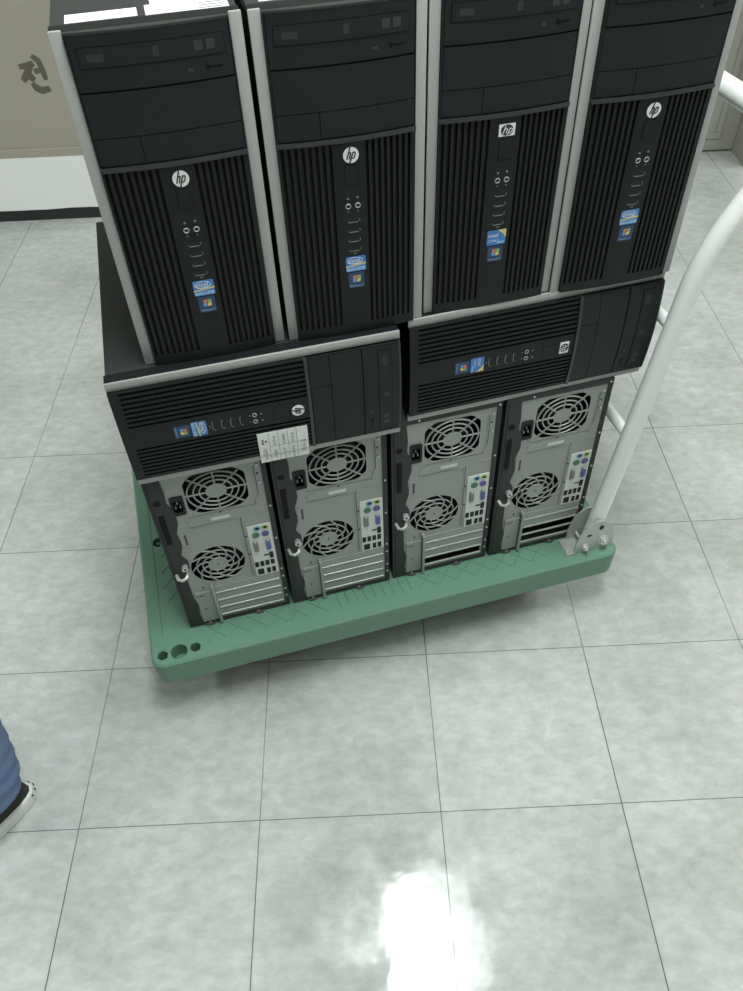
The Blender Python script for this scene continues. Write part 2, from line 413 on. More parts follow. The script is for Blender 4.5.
def bracket(v, front):
    m = MB(TO); s = -1 if front else 1
    va, vb_ = v-.0175, v+.0175           # two cheek plates
    for vv in (va, vb_):
        prof = [(.704, PT+.0), (.704, PT+.03), (.712, PT+.062), (.722, PT+.074), (.736, PT+.082), (.752, PT+.079), (.766, PT+.066), (.776, PT+.045), (.780, PT+.02), (.780, PT+.0)]
        m.prism(prof, 'y', vv-.0015, vv+.0015)
    m.box(.690, .7795, va+.0014, vb_-.0014, PT, PT+.003); m.box(.690, .7045, va-.0016, va+.0013, PT, PT+.003); m.box(.690, .7045, vb_-.0013, vb_+.0016, PT, PT+.003)
    o = m.build('handle_bracket', M_dull, tr)
    for (u_, z_, r_) in ((.722, .018, .0055), (.757, .026, .0085)):
        bb = MB(TO)
        bb.disc((u_, PT+z_), r_*1.25, 'y', va-.003, va-.0014, 20)
        bb.prism(hexa((u_, PT+z_), r_, .2), 'y', va-.009, va-.003)
        bb.disc((u_, PT+z_), r_*.5, 'y', va-.012, va-.009, 12)
        bb.disc((u_, PT+z_), r_*.45, 'y', va-.003, vb_+.004, 12)
        bb.build('bolt', M_bright, o)
    ho = MB(TO); ho.disc((.748, PT+.062), .006, 'y', va-.0019, va-.0012, 16, rx=.0045); ho.disc((.727, PT+.046), .0028, 'y', va-.0019, va-.0012, 14, rx=.005)
    ho.build('bolt_hole', M_dark, o)
    n_ = MB(TO); n_.disc((.697, v-.008), .0065, 'z', PT+.0031, PT+.0065, 16); n_.disc((.697, v-.008), .0035, 'z', PT+.0065, PT+.010, 12); n_.build('bolt', M_bright, o)
bracket(VF, True); bracket(VR, True)
# casters
def caster(u_, v_, rot):
    cs = empty('caster', (u_+TO[0], v_+TO[1], 0), (0, 0, rot)); cs.parent = tr
    m = MB(); m.box(-.04, .04, -.034, .034, zb-.006, zb-.0002, bev=.002); m.disc((0, 0), .024, 'z', zb-.02, zb-.006, 20)
    for s in (-1, 1): m.prism([(-.018, zb-.018), (.018, zb-.018), (.034, .045), (.02, .036), (-.002, .05)], 'y', s*.019-.0015, s*.019+.0015)
    m.build('fork', M_tyre, cs)
    wq = MB(); wq.disc((.022, .05), .05, 'y', -.0145, .0145, 32); wq.build('wheel', M_red, cs)
    ax = MB(); ax.disc((.022, .05), .006, 'y', -.024, .024, 12); ax.build('axle', M_bright, cs)
caster(.075, .03, .1); caster(.64, .05, .5); caster(.02, .42, 1.2); caster(.66, .42, .8)

# ------------------------------------------------------------------ computer seen from the front
def bul(x, ex=0.):
    t = (x-W/2)/(W/2-.0125); return .0045+.0055*(1-t*t)+ex
OFF = (-W/2, -D/2, 0)
def cslab(m, x0, x1, z0, z1, ex, depth, n=None):
    n = n or max(1, int(abs(x1-x0)/.012))
    F = [(x0+(x1-x0)*i/n) for i in range(n+1)]
    prof = [(x_, -bul(x_, ex)) for x_ in F]+[(x_, -bul(x_, ex)+depth) for x_ in reversed(F)]
    return m.prism(prof, 'z', z0, z1)
def XZ(x_, z_, y_, s=1.):     # text matrix: reads from -y side
    return Matrix.Translation((x_, y_, z_)) @ Matrix.Rotation(PI/2, 4, 'X') @ Matrix.Diagonal((s, s, 1, 1))
CX = .0903                    # centre of the port column
def badge_round(root):
    y = -bul(CX)
    m = MB(OFF).use(M_logo); m.disc((CX, .2318), 0.0087, 'y', y-.0012, y+.001, 32)
    o = m.build('badge', None, root)
    t = MB(OFF).use(M_ink)
    yy = y-.0016
    def st(pts, wd):
        wd *= .88
        for (a, b_), (c, d_) in zip(pts, pts[1:]):
            dx, dz = c-a, d_-b_; l = math.hypot(dx, dz); nx, nz = -dz/l*wd/2, dx/l*wd/2; ex, ez = dx/l*wd*.3, dz/l*wd*.3
            t.prism([(a+nx-ex, b_+nz-ez), (c+nx+ex, d_+nz+ez), (c-nx+ex, d_-nz+ez), (a-nx-ex, b_-nz-ez)], 'y', yy, yy+.0004)
    k = .0087; q = lambda *P: [(CX+a*k, .2318+b_*k) for a, b_ in P]
    st(q((-.10, .98), (-.56, -.42)), .0017)                       # h ascender
    st(q((-.30, .28), (-.08, .36), (-.05, .22), (-.25, -.42)), .0016)
    st(q((.26, .34), (-.20, -.98)), .0017)                        # p descender
    st(q((.26, .34), (.52, .34), (.56, .16), (.42, -.26), (.26, -.38), (.06, -.38)), .0015)
    t.build('badge_letters', None, o)
def badge_rect(root):
    y = -bul(CX)
    m = MB(OFF).use(M_logo); m.box(CX-.0096, CX+.0096, y-.0012, y+.001, .2250, .2384); o = m.build('badge', None, root)
    t = MB(OFF).use(M_ink); t.disc((CX, .2318), .0061, 'y', y-.0016, y-.0012, 28, rx=.0074); t.build('badge_oval', None, o)
    t = MB(OFF).use(M_logo); t.text('hp', .0122, XZ(CX, .2321, y-.0019), shear=.35); t.build('badge_letters', None, o)
def stickers(root, style):
    y = -bul(CX)-.0006
    x0, x1, z0, z1 = CX-.0122, CX+.0122, .0895, .1095
    m = MB(OFF).use(M_sblue); m.prism(rrect(x0, x1, z0, z1, .002, 3), 'y', y, y+.0012)
    yy = y-.0004
    if style == 0:
        m.use(M_slight); m.prism([(x0+.001, z0+.001), (x1-.001, z0+.001), (x1-.001, z0+.0055), (x0+.001, z0+.0045)], 'y', yy+.0002, y)
        m.use(M_syell); m.prism([(x0, z0+.0058), (x1, z0+.0085), (x1, z0+.0108), (x0, z0+.0075)], 'y', yy+.0002, y)
        m.use(M_logo); m.text('intel', .0085, XZ(CX-.002, z1-.0055, yy), shear=.1)
        m.tube([(CX-.001+.0095*math.cos(a_), yy+.0003, z1-.0058+.0042*math.sin(a_)) for a_ in [2*PI*i/20 for i in range(20)]], .00035, n=4, closed=True)
        m.use(M_sblue); m.text('CORE i5', .0046, XZ(CX, z0+.0032, yy-.0001))
    else:
        m.use(M_syell); m.prism([(x1-.011, z1), (x1, z1), (x1, z0+.008), (x1-.004, z1-.006)], 'y', yy+.0002, y)
        m.use(M_logo); m.text('intel', .0075, XZ(CX-.0045, z1-.007, yy), shear=.1); m.text('CORE 2', .0042, XZ(CX-.0035, z0+.006, yy))
        m.use(M_slight); m.box(CX+.001, x1-.0015, yy+.0001, y, z0+.0022, z0+.0038)
    m.build('processor_sticker', None, root)
    x0, x1, z0, z1 = CX-.0098, CX+.0098, .0665, .0875
    m = MB(OFF).use(M_snavy); m.prism(rrect(x0, x1, z0, z1, .0015, 3), 'y', y, y+.0012)
    cx, cz = CX+.0005, z0+.0125
    for dx, dz, mm in ((-1, 1, M_wr), (1, 1, M_wg), (-1, -1, M_wb), (1, -1, M_wy)):
        m.use(mm); a_, b_ = .0004, .0046
        P = [(a_, a_), (b_, a_-.0004), (b_, b_-.0004), (a_, b_)]
        P = [(cx+p[0]*dx*1.05+p[1]*dz*.12, cz+p[1]*dz) for p in P]
        m.prism(P, 'y', yy+.0001, y)
    m.use(M_slight); m.text('Windows 7', .0036, XZ(CX, z0+.0028, yy))
    m.build('licence_sticker', None, root)
def make_front(style):
    root = empty('desktop_computer')
    m = MB(OFF); m.box(.0012, W-.0012, .02, D, .002, H-.001, bev=.0015)
    m.box(.0006, .0013, .0199, D-.02, .004, H-.006); m.box(W-.0013, W-.0006, .0199, D-.02, .004, H-.006)
    m.build('case', M_case, root)
    m = MB(OFF); m.use(M_bezel)
    xa, xb = .0127, W-.0127
    m.box(xa, xb, .0, .0037, .0005, H-.0008); m.box(.0006, W-.0006, .0037, .0198, .0005, H-.0008)
    m.use(M_lip); cslab(m, xa, xb, .3738, H-.001, .0004, .012); m.use(M_bezel)                # top cap
    cslab(m, xa, xb, .2505, .374, -.0026, .006)                 # behind the bays
    cslab(m, xa, xa+.0014, .2505, .374, 0, .006); cslab(m, xb-.0014, xb, .2505, .374, 0, .006)
    cslab(m, xa, xb, .0005, .013, .0005, .012)                   # bottom border
    cslab(m, CX-.0165, CX+.0165, .0085, .2475, .0005, .008)      # port column
    m.use(M_lip); cslab(m, xa, xb, .2466, .2508, .0028, .010); m.use(M_bezel)                  # lip over the grille
    cslab(m, xa, xa+.0022, .013, .2465, .0004, .010); cslab(m, xb-.0022, xb, .013, .2465, .0004, .010)
    for a_, b_ in ((xa+.0022, CX-.0165), (CX+.0165, xb-.0022)):
        n = 8; p = (b_-a_)/n
        for i in range(n):
            if i < n: 
                c0 = a_+p*i+p*.48
                if i < n-0: cslab(m, c0, min(c0+p*.52, b_), .013, .2465, .0003, .008, n=1)
    m.use(M_groove); cslab(m, xa, xb, .012, .2465, -.0045, .004)
    m.build('front_bezel', None, root, smooth=False)
    for x0 in (0, W-.0124):
        t = MB(OFF); t.box(x0, x0+.0124, 0, .0036, 0, H, bev=.0011); t.build('side_trim', M_silver, root, smooth=True)
    a_, b_ = xa+.002, xb-.002
    m = MB(OFF).use(M_bay); cslab(m, a_, b_, .3243, .3742, 0, .004); m.use(M_groove); cslab(m, .0207, .1573, .3447, .3633, .0004, .001); od = m.build('optical_drive', None, root)
    m = MB(OFF).use(M_bay); cslab(m, .0215, .1565, .3455, .3625, .0009, .003)
    m.use(M_faint)
    for sx, w_ in ((.132, .008), (.1435, .008)): cslab(m, sx-w_/2, sx+w_/2, .3505, .359, .0011, .001, n=1)
    m.use(M_faint2); cslab(m, .089, .095, .3505, .359, .0011, .001, n=1)
    cslab(m, .029, .044, .3505, .357, .00105, .001, n=1)
    m.build('drive_tray', None, od)
    m = MB(OFF).use(M_groove); cslab(m, .137, .152, .3335, .3352, .0004, .001, n=1); cslab(m, .136, .1385, .3320, .3368, .0006, .001, n=1); m.build('eject_button', None, od)
    m = MB(OFF).use(M_faint); cslab(m, .1185, .1235, .3325, .3355, .0004, .001, n=1); m.build('drive_light', None, od)
    m = MB(OFF).use(M_bay); cslab(m, a_, b_, .2802, .3222, 0, .004); m.build('drive_bay_cover', None, root)
    m = MB(OFF).use(M_bay); cslab(m, a_, .0592, .2525, .2794, 0, .004); m.build('slot_cover', None, root)
    m = MB(OFF).use(M_bay); cslab(m, .0600, b_, .2525, .2794, 0, .004); m.build('slot_cover', None, root)
    (badge_round if style == 0 else badge_rect)(root)
    y = -bul(CX, .0005)
    m = MB(OFF).use(M_bezel); m.box(CX-.0075, CX+.0075, y-.0006, y+.001, .1985, .2205, bev=.0003)
    m.use(M_groove); m.box(CX-.0082, CX+.0082, y-.0002, y+.001, .1978, .2212); m.build('power_button', None, root)
    for dx in (-.0058, .0054):
        m = MB(OFF).use(M_mark); m.disc((CX+dx, .1828+dx*.05), .0014, 'y', y-.0003, y+.001, 10); m.build('status_light', None, root)
        m = MB(OFF).use(M_zinc)
        m.tube([(CX+dx+.0027*math.cos(q), y-.0004, .1735+.0027*math.sin(q)) for q in [2*PI*i/16 for i in range(16)]], .0008, n=6, closed=True)
        m.use(M_dark); m.disc((CX+dx, .1735), .0022, 'y', y-.0003, y+.001, 14)
        m.use(M_mark); m.disc((CX+dx, .1668), .0009, 'y', y-.0002, y+.001, 8)
        m.build('audio_jack', None, root)
    for z in (.1565, .1442, .1320, .1197):
        m = MB(OFF).use(M_dark); m.box(CX-.0068, CX+.0068, y-.0004, y+.001, z-.0026, z+.0030)
        m.use(M_mark); m.box(CX-.006, CX+.005, y-.0008, y, z-.0034, z-.0024); m.box(CX+.0064, CX+.0071, y-.0008, y, z-.0025, z+.001); m.box(CX-.0071, CX-.0065, y-.0006, y, z-.0026, z-.0006)
        m.build('usb_port', None, root)
    m = MB(OFF).use(M_mark); m.box(CX-.0022, CX+.0022, y-.0002, y+.001, .1128, .1139); m.build('port_symbol', None, root)
    stickers(root, style)
    return root

Z1, Z2 = hp+H, hp+H+W
def put_upright(o, x_, y_, yaw, z):
    c, s = math.cos(yaw), math.sin(yaw); lx, ly = W/2, D/2
    o.location = (x_+lx*c-ly*s, y_+lx*s+ly*c, z); o.rotation_euler = (0, 0, yaw)
def put_lying(o, x_, y_, yaw, z):
    R = Matrix.Rotation(yaw, 4, 'Z') @ Matrix.Rotation(PI/2, 4, 'Y')
    # local left side (x=0) ends up on top, local top ends up at the right
    p = Vector((x_, y_, z+W)) - (R @ Vector((-W/2, -D/2, 0)))
    o.location = p; o.rotation_euler = R.to_euler()
GU, GL, GB = 'upright computers in the top row', 'computers lying on their side', 'lower computers showing their backs'
pa = make_front(0); pc = make_front(1)
pb = copy_tree(pa); pd = copy_tree(pa); pl = copy_tree(pa); pr_ = copy_tree(pc)
put_upright(pa, .2424, .2906, .2214, Z2)
put_upright(pb, .4212, .3285, .2165, Z2)
put_upright(pc, .5968, .3742, .2165, Z2)
put_upright(pd, .7710, .4088, .2165, Z2)
put_lying(pl, .1960, .2549, .2236, Z1)
put_lying(pr_, .5760, .3594, .2460, Z1)
tag(pa, 'black computer tower at the left end of the top row, white labels on top', 'computer', GU)
tag(pb, 'black computer tower with a round badge, second from left in the top row', 'computer', GU)
tag(pc, 'black upright computer tower in the top row with a rectangular white badge', 'computer', GU)
tag(pd, 'black computer tower at the right end of the top row', 'computer', GU)
tag(pl, 'black computer lying on its side with a printed white paper label on its front', 'computer', GL)
tag(pr_, 'black computer lying on its side with a rectangular white badge on its front', 'computer', GL)
# paper labels on the top of the left tower and on its neighbour
def top_label(root, x0, x1, y0, y1, m_, name='paper_label', z=H-.001, lines=0):
    m = MB(OFF).use(m_); m.box(x0, x1, y0, y1, z-.0001, z+.0005)
    if lines:
        m.use(M_greyink)
        for i in range(lines):
            xx = x0+.06+random.uniform(0, .006)
            m.box(xx-.045*random.random(), xx+.012, y0+(y1-y0)*(i+.5)/lines-.001, y0+(y1-y0)*(i+.5)/lines+.001, z+.0004, z+.0007)
    return m.build(name, None, root)
tag(top_label(pa, .0155, .0825, .0215, .0465, M_white), 'plain white paper label')
tag(top_label(pa, .0900, .1690, .0190, .0505, M_paper2, lines=4), 'grey printed paper label')
tag(top_label(pa, .0960, .1600, .0512, .080, M_white), 'plain white paper label behind the printed one')
tag(top_label(pb, .0150, .0800, .0250, .0460, M_white), 'plain white paper label')
# printed inventory label stuck over the lower front of the lying computer (reads along the tower's height)
lab = MB(OFF).use(M_white)
yl = -.0108
lx0, lx1, lz0, lz1 = .1190, .1812, .1715, .2412
seg = 6
# the sheet follows the front: a thin curved sheet that laps over the silver trim
def ysheet(x_): return -max(bul(min(x_, W-.0127), .0015), .0012) if x_ < W-.0127 else -.0022
F = [lx0+(lx1-lx0)*i/10 for i in range(11)]
lab.prism([(x_, ysheet(x_)) for x_ in F]+[(x_, ysheet(x_)+.0004) for x_ in reversed(F)], 'z', lz0, lz1)
def lq(x0, x1, z0, z1, m_):
    lab.use(m_); n = max(1, int((x1-x0)/.005)); G = [x0+(x1-x0)*i/n for i in range(n+1)]
    lab.prism([(q, ysheet(q)-.0003) for q in G]+[(q, ysheet(q)) for q in reversed(G)], 'z', z0, z1)
for zz in (.187, .200, .213, .2255): lq(lx0+.001, lx1-.001, zz-.0003, zz+.0003, M_greyink)     # column rules
lq(.1475, .1479, .187, .2408, M_greyink)
# lettering: columns of characters running down the sheet
def ltxt(body, x_, z_, size):
    lab.use(M_ink)
    yy = ysheet(x_)-.0012
    # text reads along -x(up) direction of the lying tower: rotate so that it runs along local +x
    lab.text(body, size, Matrix.Translation((x_, yy, z_)) @ Matrix.Rotation(PI/2, 4, 'X'))
for z_, rows in ((.1935, (('자 산 명', .136, .0052), ('컴퓨터', .164, .0056))), (.2065, (('관리번호', .136, .0052), ('1-6-7-2-10', .164, .0056))), (.219, (('취 득 일', .136, .0052), ('2012.09.24', .164, .0056))), (.2335, (('전 산 실', .156, .0068),))):
    for bd, x_, sz in rows: ltxt(bd, x_, z_, sz)
ltxt('자산관리', .160, .1795, .0066)
for k in range(3):
    a_ = PI/2+k*2*PI/3; lab.use(M_ink)
    lab.prism([(.136+.0046*math.cos(a_+q)+.0, .1795+.0046*math.sin(a_+q)) for q in (-.45, .45)]+[(.136+.001*math.cos(a_), .1795+.001*math.sin(a_))], 'y', ysheet(.14)-.0012, ysheet(.14)-.0004)
tag(lab.build('paper_label', None, pl), 'white paper label printed with rows of small black characters')

# ------------------------------------------------------------------ computer seen from the back
def circ(cx, cz, r, n=40): return [(cx+r*math.cos(2*PI*i/n), cz+r*math.sin(2*PI*i/n)) for i in range(n)]
def make_rear():
    root = empty('desktop_computer')
    m = MB(OFF).use(M_case)
    z0 = .002
    m.box(0, .004, .0, D-.025, z0, H); m.box(W-.0075, W, .0, D-.025, z0, H); m.box(.004, W-.0075, 0, D-.025, H-.010, H); m.box(.004, W-.0075, 0, D-.025, z0, .0075)
    m.box(.004, W-.0075, .10, D-.025, .0075, H-.010)
    # black side panel edge with ragged inner outline and a sunk finger grip
    jag = [(.004, .0075), (.0235, .0075), (.0215, .03), (.0245, .055), (.0205, .075), (.0195, .13), (.0245, .15), (.0295, .160), (.0300, .176), (.0225, .192), (.0285, .215), (.0265, .245), (.0330, .268), (.0325, .292), (.0255, .312), (.0268, .335), (.0245, .3665), (.004, .3665)]
    m.prism(jag, 'y', .0, .006)
    m.use(M_groove); m.box(.0075, .0165, -.0006, .001, .225, .292); m.disc((.0125, .318), .0055, 'y', -.0006, .001, 16)
    m.box(.004, .0048, -.0004, .001, .0075, .3665)
    m.build('case', None, root)
    m = MB(OFF).use(M_bezel); m.box(.0127, W-.0127, D-.024, D, .002, H-.001, bev=.002); m.build('front_bezel', None, root)
    for x0 in (0, W-.0124): MB(OFF).box(x0, x0+.0124, D-.022, D-.006, .002, H, bev=.002).build('side_trim', M_silver, root)
    # metal back with real openings
    PC, FC = (.0995, .3175), (.0742, .1515)
    psu = []
    for i in range(64):
        a_ = 2*PI*i/64; r = min(.0535, .0455/max(abs(math.cos(a_)), abs(math.sin(a_)))); psu.append((PC[0]+r*math.cos(a_), PC[1]+r*.90*math.sin(a_)))
    outer = [(.0225, .0085), (.0225, .0)] 
    outer = [(.012, .008), (W-.0076, .008), (W-.0076, H-.0105), (.012, H-.0105)]
    hl = [psu, circ(FC[0], FC[1], .0435), rrect(.0585, .1655, .0155, .0970, .001, 1), rrect(.0312, .0488, .2855, .3200, .002, 2)]
    m = MB(OFF).use(M_zinc); m.plate(outer, hl, .0022, .001)
    for i in range(4):
        zt = .0975-.0208*i; m.use(M_dull); m.box(.0575, .1665, -.0008, .0022, zt-.0188, zt-.0157, bev=.0005)
    m.use(M_zinc)
    def bar(p, q, w_, y0=.0012, y1=.0024):
        dx, dz = q[0]-p[0], q[1]-p[1]; l = math.hypot(dx, dz); nx, nz = -dz/l*w_/2, dx/l*w_/2
        m.prism([(p[0]+nx, p[1]+nz), (q[0]+nx, q[1]+nz), (q[0]-nx, q[1]-nz), (p[0]-nx, p[1]-nz)], 'y', y0, y1)
    for p, q in (((.046, .2755), (.152, .2735)), ((.1575, .288), (.1575, .350)), ((.152, .2735), (.1575, .288)), ((.1235, .25), (.1235, .102)), ((.046, .2485), (.1235, .2485)), ((.140, .255), (.166, .255))): bar(p, q, .0016)
    m.use(M_dark)
    for p, q in (((.05, .2738), (.152, .2718)), ((.1592, .29), (.1592, .350)), ((.1250, .25), (.1250, .102)), ((.023, .0835), (.040, .0835))): bar(p, q, .0009, .0016, .0023)
    for (u_, z_) in ((.1275, .202), (.1275, .157), (.034, .062), (.029, .224), (.152, .2722), (.098, .2715), (.040, .1005), (.163, .318), (.163, .335)):
        m.disc((u_, z_), .0016, 'y', .0016, .0023, 10)
    rp = m.build('rear_panel', None, root)
    # embossed slot with a bright label, and finger tab
    m = MB(OFF).use(M_zinc); m.prism(rrect(.046, .1135, .2525, .2655, .0062, 5), 'y', .0008, .0023)
    m.use(M_bright); m.box(.082, .110, .0005, .001, .2572, .2632); m.build('embossed_handle', None, rp)
    m = MB(OFF).use(M_zinc); m.prism(rrect(.0290, .0392, .212, .241, .003, 4), 'y', .0005, .0023); m.use(M_rubber); m.box(.0352, .0385, .0001, .0006, .215, .239); m.build('finger_tab', None, rp)
    # power supply grille
    m = MB(OFF).use(M_zinc)
    m.disc(PC, .0142, 'y', .0018, .0026, 28, rx=.0158)
    yw = .0024; k = .90
    for r in (.0245, .0335, .0428):
        m.tube([(PC[0]+r*math.cos(q), yw, PC[1]+r*k*math.sin(q)) for q in [2*PI*i/40 for i in range(40)]], .0014, n=6, closed=True)
    for i in range(8):
        a_ = PI/4*i; r = min(.0535, .0455/max(abs(math.cos(a_)), abs(math.sin(a_))))
        m.tube([(PC[0]+.015*math.cos(a_), yw, PC[1]+.015*k*math.sin(a_)), (PC[0]+r*math.cos(a_), yw, PC[1]+r*k*math.sin(a_))], .0015, n=6)
    m.build('fan_grille', None, root)
    m = MB(OFF).use(M_zinc)
    m.disc(FC, .0150, 'y', .0018, .0026, 28)
    for r in (.0150, .0245, .0340):
        m.tube([(FC[0]+r*math.cos(q), yw, FC[1]+r*math.sin(q)) for q in [2*PI*i/40 for i in range(40)]], .0013, n=6, closed=True)
    for i in range(10):
        a_ = 2*PI*i/10; m.tube([(FC[0]+r*math.cos(a_+tw), yw, FC[1]+r*math.sin(a_+tw)) for r, tw in ((.0145, 0), (.022, .12), (.029, .32), (.036, .55), (.044, .80))], .0014, n=6)
    m.use(M_dark); m.disc(FC, .0013, 'y', .0014, .002, 10)
    m.build('fan_grille', None, root)
    for C_, R_ in ((PC, .040), (FC, .041)):
        m = MB(OFF).use(M_dark); m.disc(C_, .014, 'y', .018, .03, 20)
        for i in range(7):
            a_ = 2*PI*i/7; P = [(C_[0]+r*math.cos(a_+d_), C_[1]+r*math.sin(a_+d_)) for r, d_ in ((.013, 0), (R_, .25), (R_, .85), (.013, .6))]
            m.prism(P, 'y', .021, .023)
        m.build('fan', None, root)
    # mains inlet
    m = MB(OFF).use(M_bezel); m.plate(rrect(.0300, .0502, .2835, .3225, .003, 3), [rrect(.0335, .0467, .2900, .3155, .004, 3)], .0002, .002)
    m.box(.0335, .0467, .010, .012, .29, .3155)
    m.use(M_zinc)
    for dx, dz in ((0, .0055), (-.0035, -.004), (.0035, -.004)): m.box(.0401+dx-.0007, .0401+dx+.0007, .002, .011, .3025+dz-.002, .3025+dz+.002)
    m.build('power_socket', None, root)
    # white input-output plate
    m = MB(OFF).use(M_io); m.box(.1305, .1685, .0008, .0024, .098, .2235, bev=.0004); io = m.build('port_plate', None, root)
    def port(name, fn, mats=None):
        q = MB(OFF); fn(q); q.build(name, None, io)
    def jack(u_, z_, col, r=.0042):
        def fn(q): q.use(PORT[col]); q.tube([(u_+r*math.cos(t), .0005, z_+r*math.sin(t)) for t in [2*PI*i/16 for i in range(16)]], .0012, n=6, closed=True); q.use(M_dark); q.disc((u_, z_), r*.75, 'y', .0003, .001, 14)
        return fn
    port('audio_jack', jack(.1462, .2165, 'cyan')); port('audio_jack', jack(.1588, .2165, 'lime'))
    def ps2(u_, z_, col):
        def fn(q): q.use(PORT[col]); q.disc((u_, z_), .0062, 'y', -.0006, .001, 20); q.use(M_dark); [q.disc((u_+.003*math.cos(t), z_+.003*math.sin(t)), .0007, 'y', -.0008, 0, 8) for t in (0, 1, 2.1, 3.1, 4.2, 5.3)]
        return fn
    port('keyboard_port', ps2(.1425, .2015, 'green')); port('mouse_port', ps2(.1578, .2015, 'purple'))
    def dsub(u_, z_, col):
        def fn(q):
            q.use(M_zinc); q.prism(rrect(u_-.0042, u_+.0042, z_-.0135, z_+.0135, .0035, 3), 'y', -.001, .001)
            q.use(PORT[col]); q.prism(rrect(u_-.0033, u_+.0033, z_-.0085, z_+.0085, .0025, 3), 'y', -.004, -.001)
            q.use(M_bright); [q.disc((u_, z_+s*.0122), .0018, 'y', -.003, -.001, 8) for s in (-1, 1)]
        return fn
    port('serial_port', dsub(.1392, .175, 'grey')); port('video_port', dsub(.1592, .174, 'blue'))
    def rect(x0, x1, z0, z1, rim=False):
        def fn(q):
            if rim: q.use(M_zinc); q.box(x0-.0008, x1+.0008, .0003, .001, z0-.0008, z1+.0008)
            q.use(M_dark); q.box(x0, x1, .0, .001, z0, z1)
        return fn
    port('digital_video_port', rect(.149, .1565, .1475, .1500, True)); port('network_port', rect(.1578, .1642, .139, .1535))
    for u_ in (.1346, .1433, .1520, .1607): port('usb_port', rect(u_-.0031, u_+.0031, .1225, .1345))
    port('network_port', rect(.1335, .1440, .1020, .1155)); port('usb_port', rect(.1489, .1551, .1020, .1145)); port('usb_port', rect(.1576, .1638, .1020, .1145))
    # expansion slot covers and latch bar
    for i in range(4):
        zt = .0975-.0208*i
        m = MB(OFF).use(M_zinc); m.box(.0575, .1665, .0006, .0022, zt-.0155, zt-.0005)
        c = m.build('expansion_cover', None, root); c['slot'] = i
    m = MB(OFF).use(M_zinc); m.box(.0525, .0572, -.010, .0022, .004, .107, bev=.0006)
    m.use(M_dark)
    for i in range(9): m.box(.0520, .0526, -.008, .0, .014+i*.010, .018+i*.010)
    m.build('slot_latch', None, root)
    m = MB(OFF).use(M_zinc); m.box(.0245, .0520, -.0008, .0022, .0095, .0905); m.use(M_dark); m.box(.0255, .0385, -.0012, 0, .0815, .083); m.disc((.035, .045), .0016, 'y', -.0012, 0, 10); m.build('latch_plate', None, root)
    for (u_, z_) in ((.1722, .3705), (.0440, .3725), (.1732, .263), (.1732, .186), (.1732, .106), (.1732, .085), (.1732, .050), (.1732, .030), (.120, .0045), (.035, .0045), (.1640, .3540), (.1640, .318)):
        m = MB(OFF).use(M_bright); m.disc((u_, z_), .0017, 'y', -.0012, .003, 10); m.build('screw', None, root)
    # lock knob and padlock loop
    m = MB(OFF).use(M_bright); m.disc((.0225, .1665), .0052, 'y', -.008, .002, 16); m.use(M_dark); m.disc((.0225, .1665), .0022, 'y', -.0084, -.008, 10); m.build('thumb_screw', None, root)
    m = MB(OFF).use(M_dull); m.tube([(.006+.0001, .001, .150), (.008, -.010, .147), (.014, -.013, .146), (.021, -.010, .147), (.024, .001, .150)], .0029, n=8); m.build('padlock_loop', None, root, smooth=True)
    for u_ in (.035, W-.055):
        m = MB(OFF).use(M_rubber); m.disc((u_, .006), .011, 'z', 0, .0025, 20); m.build('rubber_foot', None, root)
        m = MB(OFF).use(M_rubber); m.disc((u_, D-.05), .011, 'z', 0, .0025, 20); m.build('rubber_foot', None, root)
    return root
r1 = make_rear(); rears = [r1]+[copy_tree(r1) for _ in range(3)]
YT = .2368
for o, (x_, y_) in zip(rears, ((.1929, .2688), (.3715, .3110), (.5506, .3554), (.7292, .3970))):
    put_upright(o, x_, y_, YT, hp+.0003)
# open slots of the two towers at the right
def drop(root, ids):
    for k in kids(root):
        if 'slot' in k.keys() and k['slot'] in ids: bpy.data.objects.remove(k)
drop(rears[2], (3,)); drop(rears[3], (2, 3))
for k in list(bpy.data.objects):
    if 'slot' in k.keys(): del k['slot']
names = ['computer tower showing its grey back at the left end of the bottom row',
         'computer tower showing its grey back, second from left in the bottom row',
         'computer tower showing its grey back with one open black expansion slot',
         'computer tower showing its grey back with two open slots, beside the handle bracket']
for o, n in zip(rears, names): tag(o, n, 'computer', GB)

# ------------------------------------------------------------------ person at the left edge
fx, fy = -.78, -.626                        # facing
rx, ry = fy, -fx                            # right-hand side
def P3(f_, r_, z): return Vector((PX+fx*f_+rx*r_, PY+fy*f_+ry*r_, z))
PX, PY = -.136, .030                         # below the left ankle
per = empty('person', (PX, PY, 0))
tag(per, 'person standing at the left edge in blue jeans and black white-soled shoes', 'person')
def skin(name, verts, edges, m_, parent, root=0, sub=2):
    me = bpy.data.meshes.new(name); me.from_pydata([v[0]-Vector((PX, PY, 0)) for v in verts], edges, [])
    o = bpy.data.objects.new(name+'_tmp', me); COL.objects.link(o)
    sk = o.modifiers.new('s', 'SKIN'); ss = o.modifiers.new('u', 'SUBSURF'); ss.levels = sub; ss.render_levels = sub
    for i, v in enumerate(verts):
        d_ = me.skin_vertices[0].data[i]; r = v[1]; d_.radius = (r, r) if not isinstance(r, tuple) else r; d_.use_root = (i == root)
    dg = bpy.context.evaluated_depsgraph_get(); nm = bpy.data.meshes.new_from_object(o.evaluated_get(dg))
    bpy.data.objects.remove(o); nm.name = name; nm.materials.clear(); nm.materials.append(m_)
    for p in nm.polygons: p.use_smooth = True
    q = bpy.data.objects.new(name, nm); COL.objects.link(q); q.parent = parent; return q
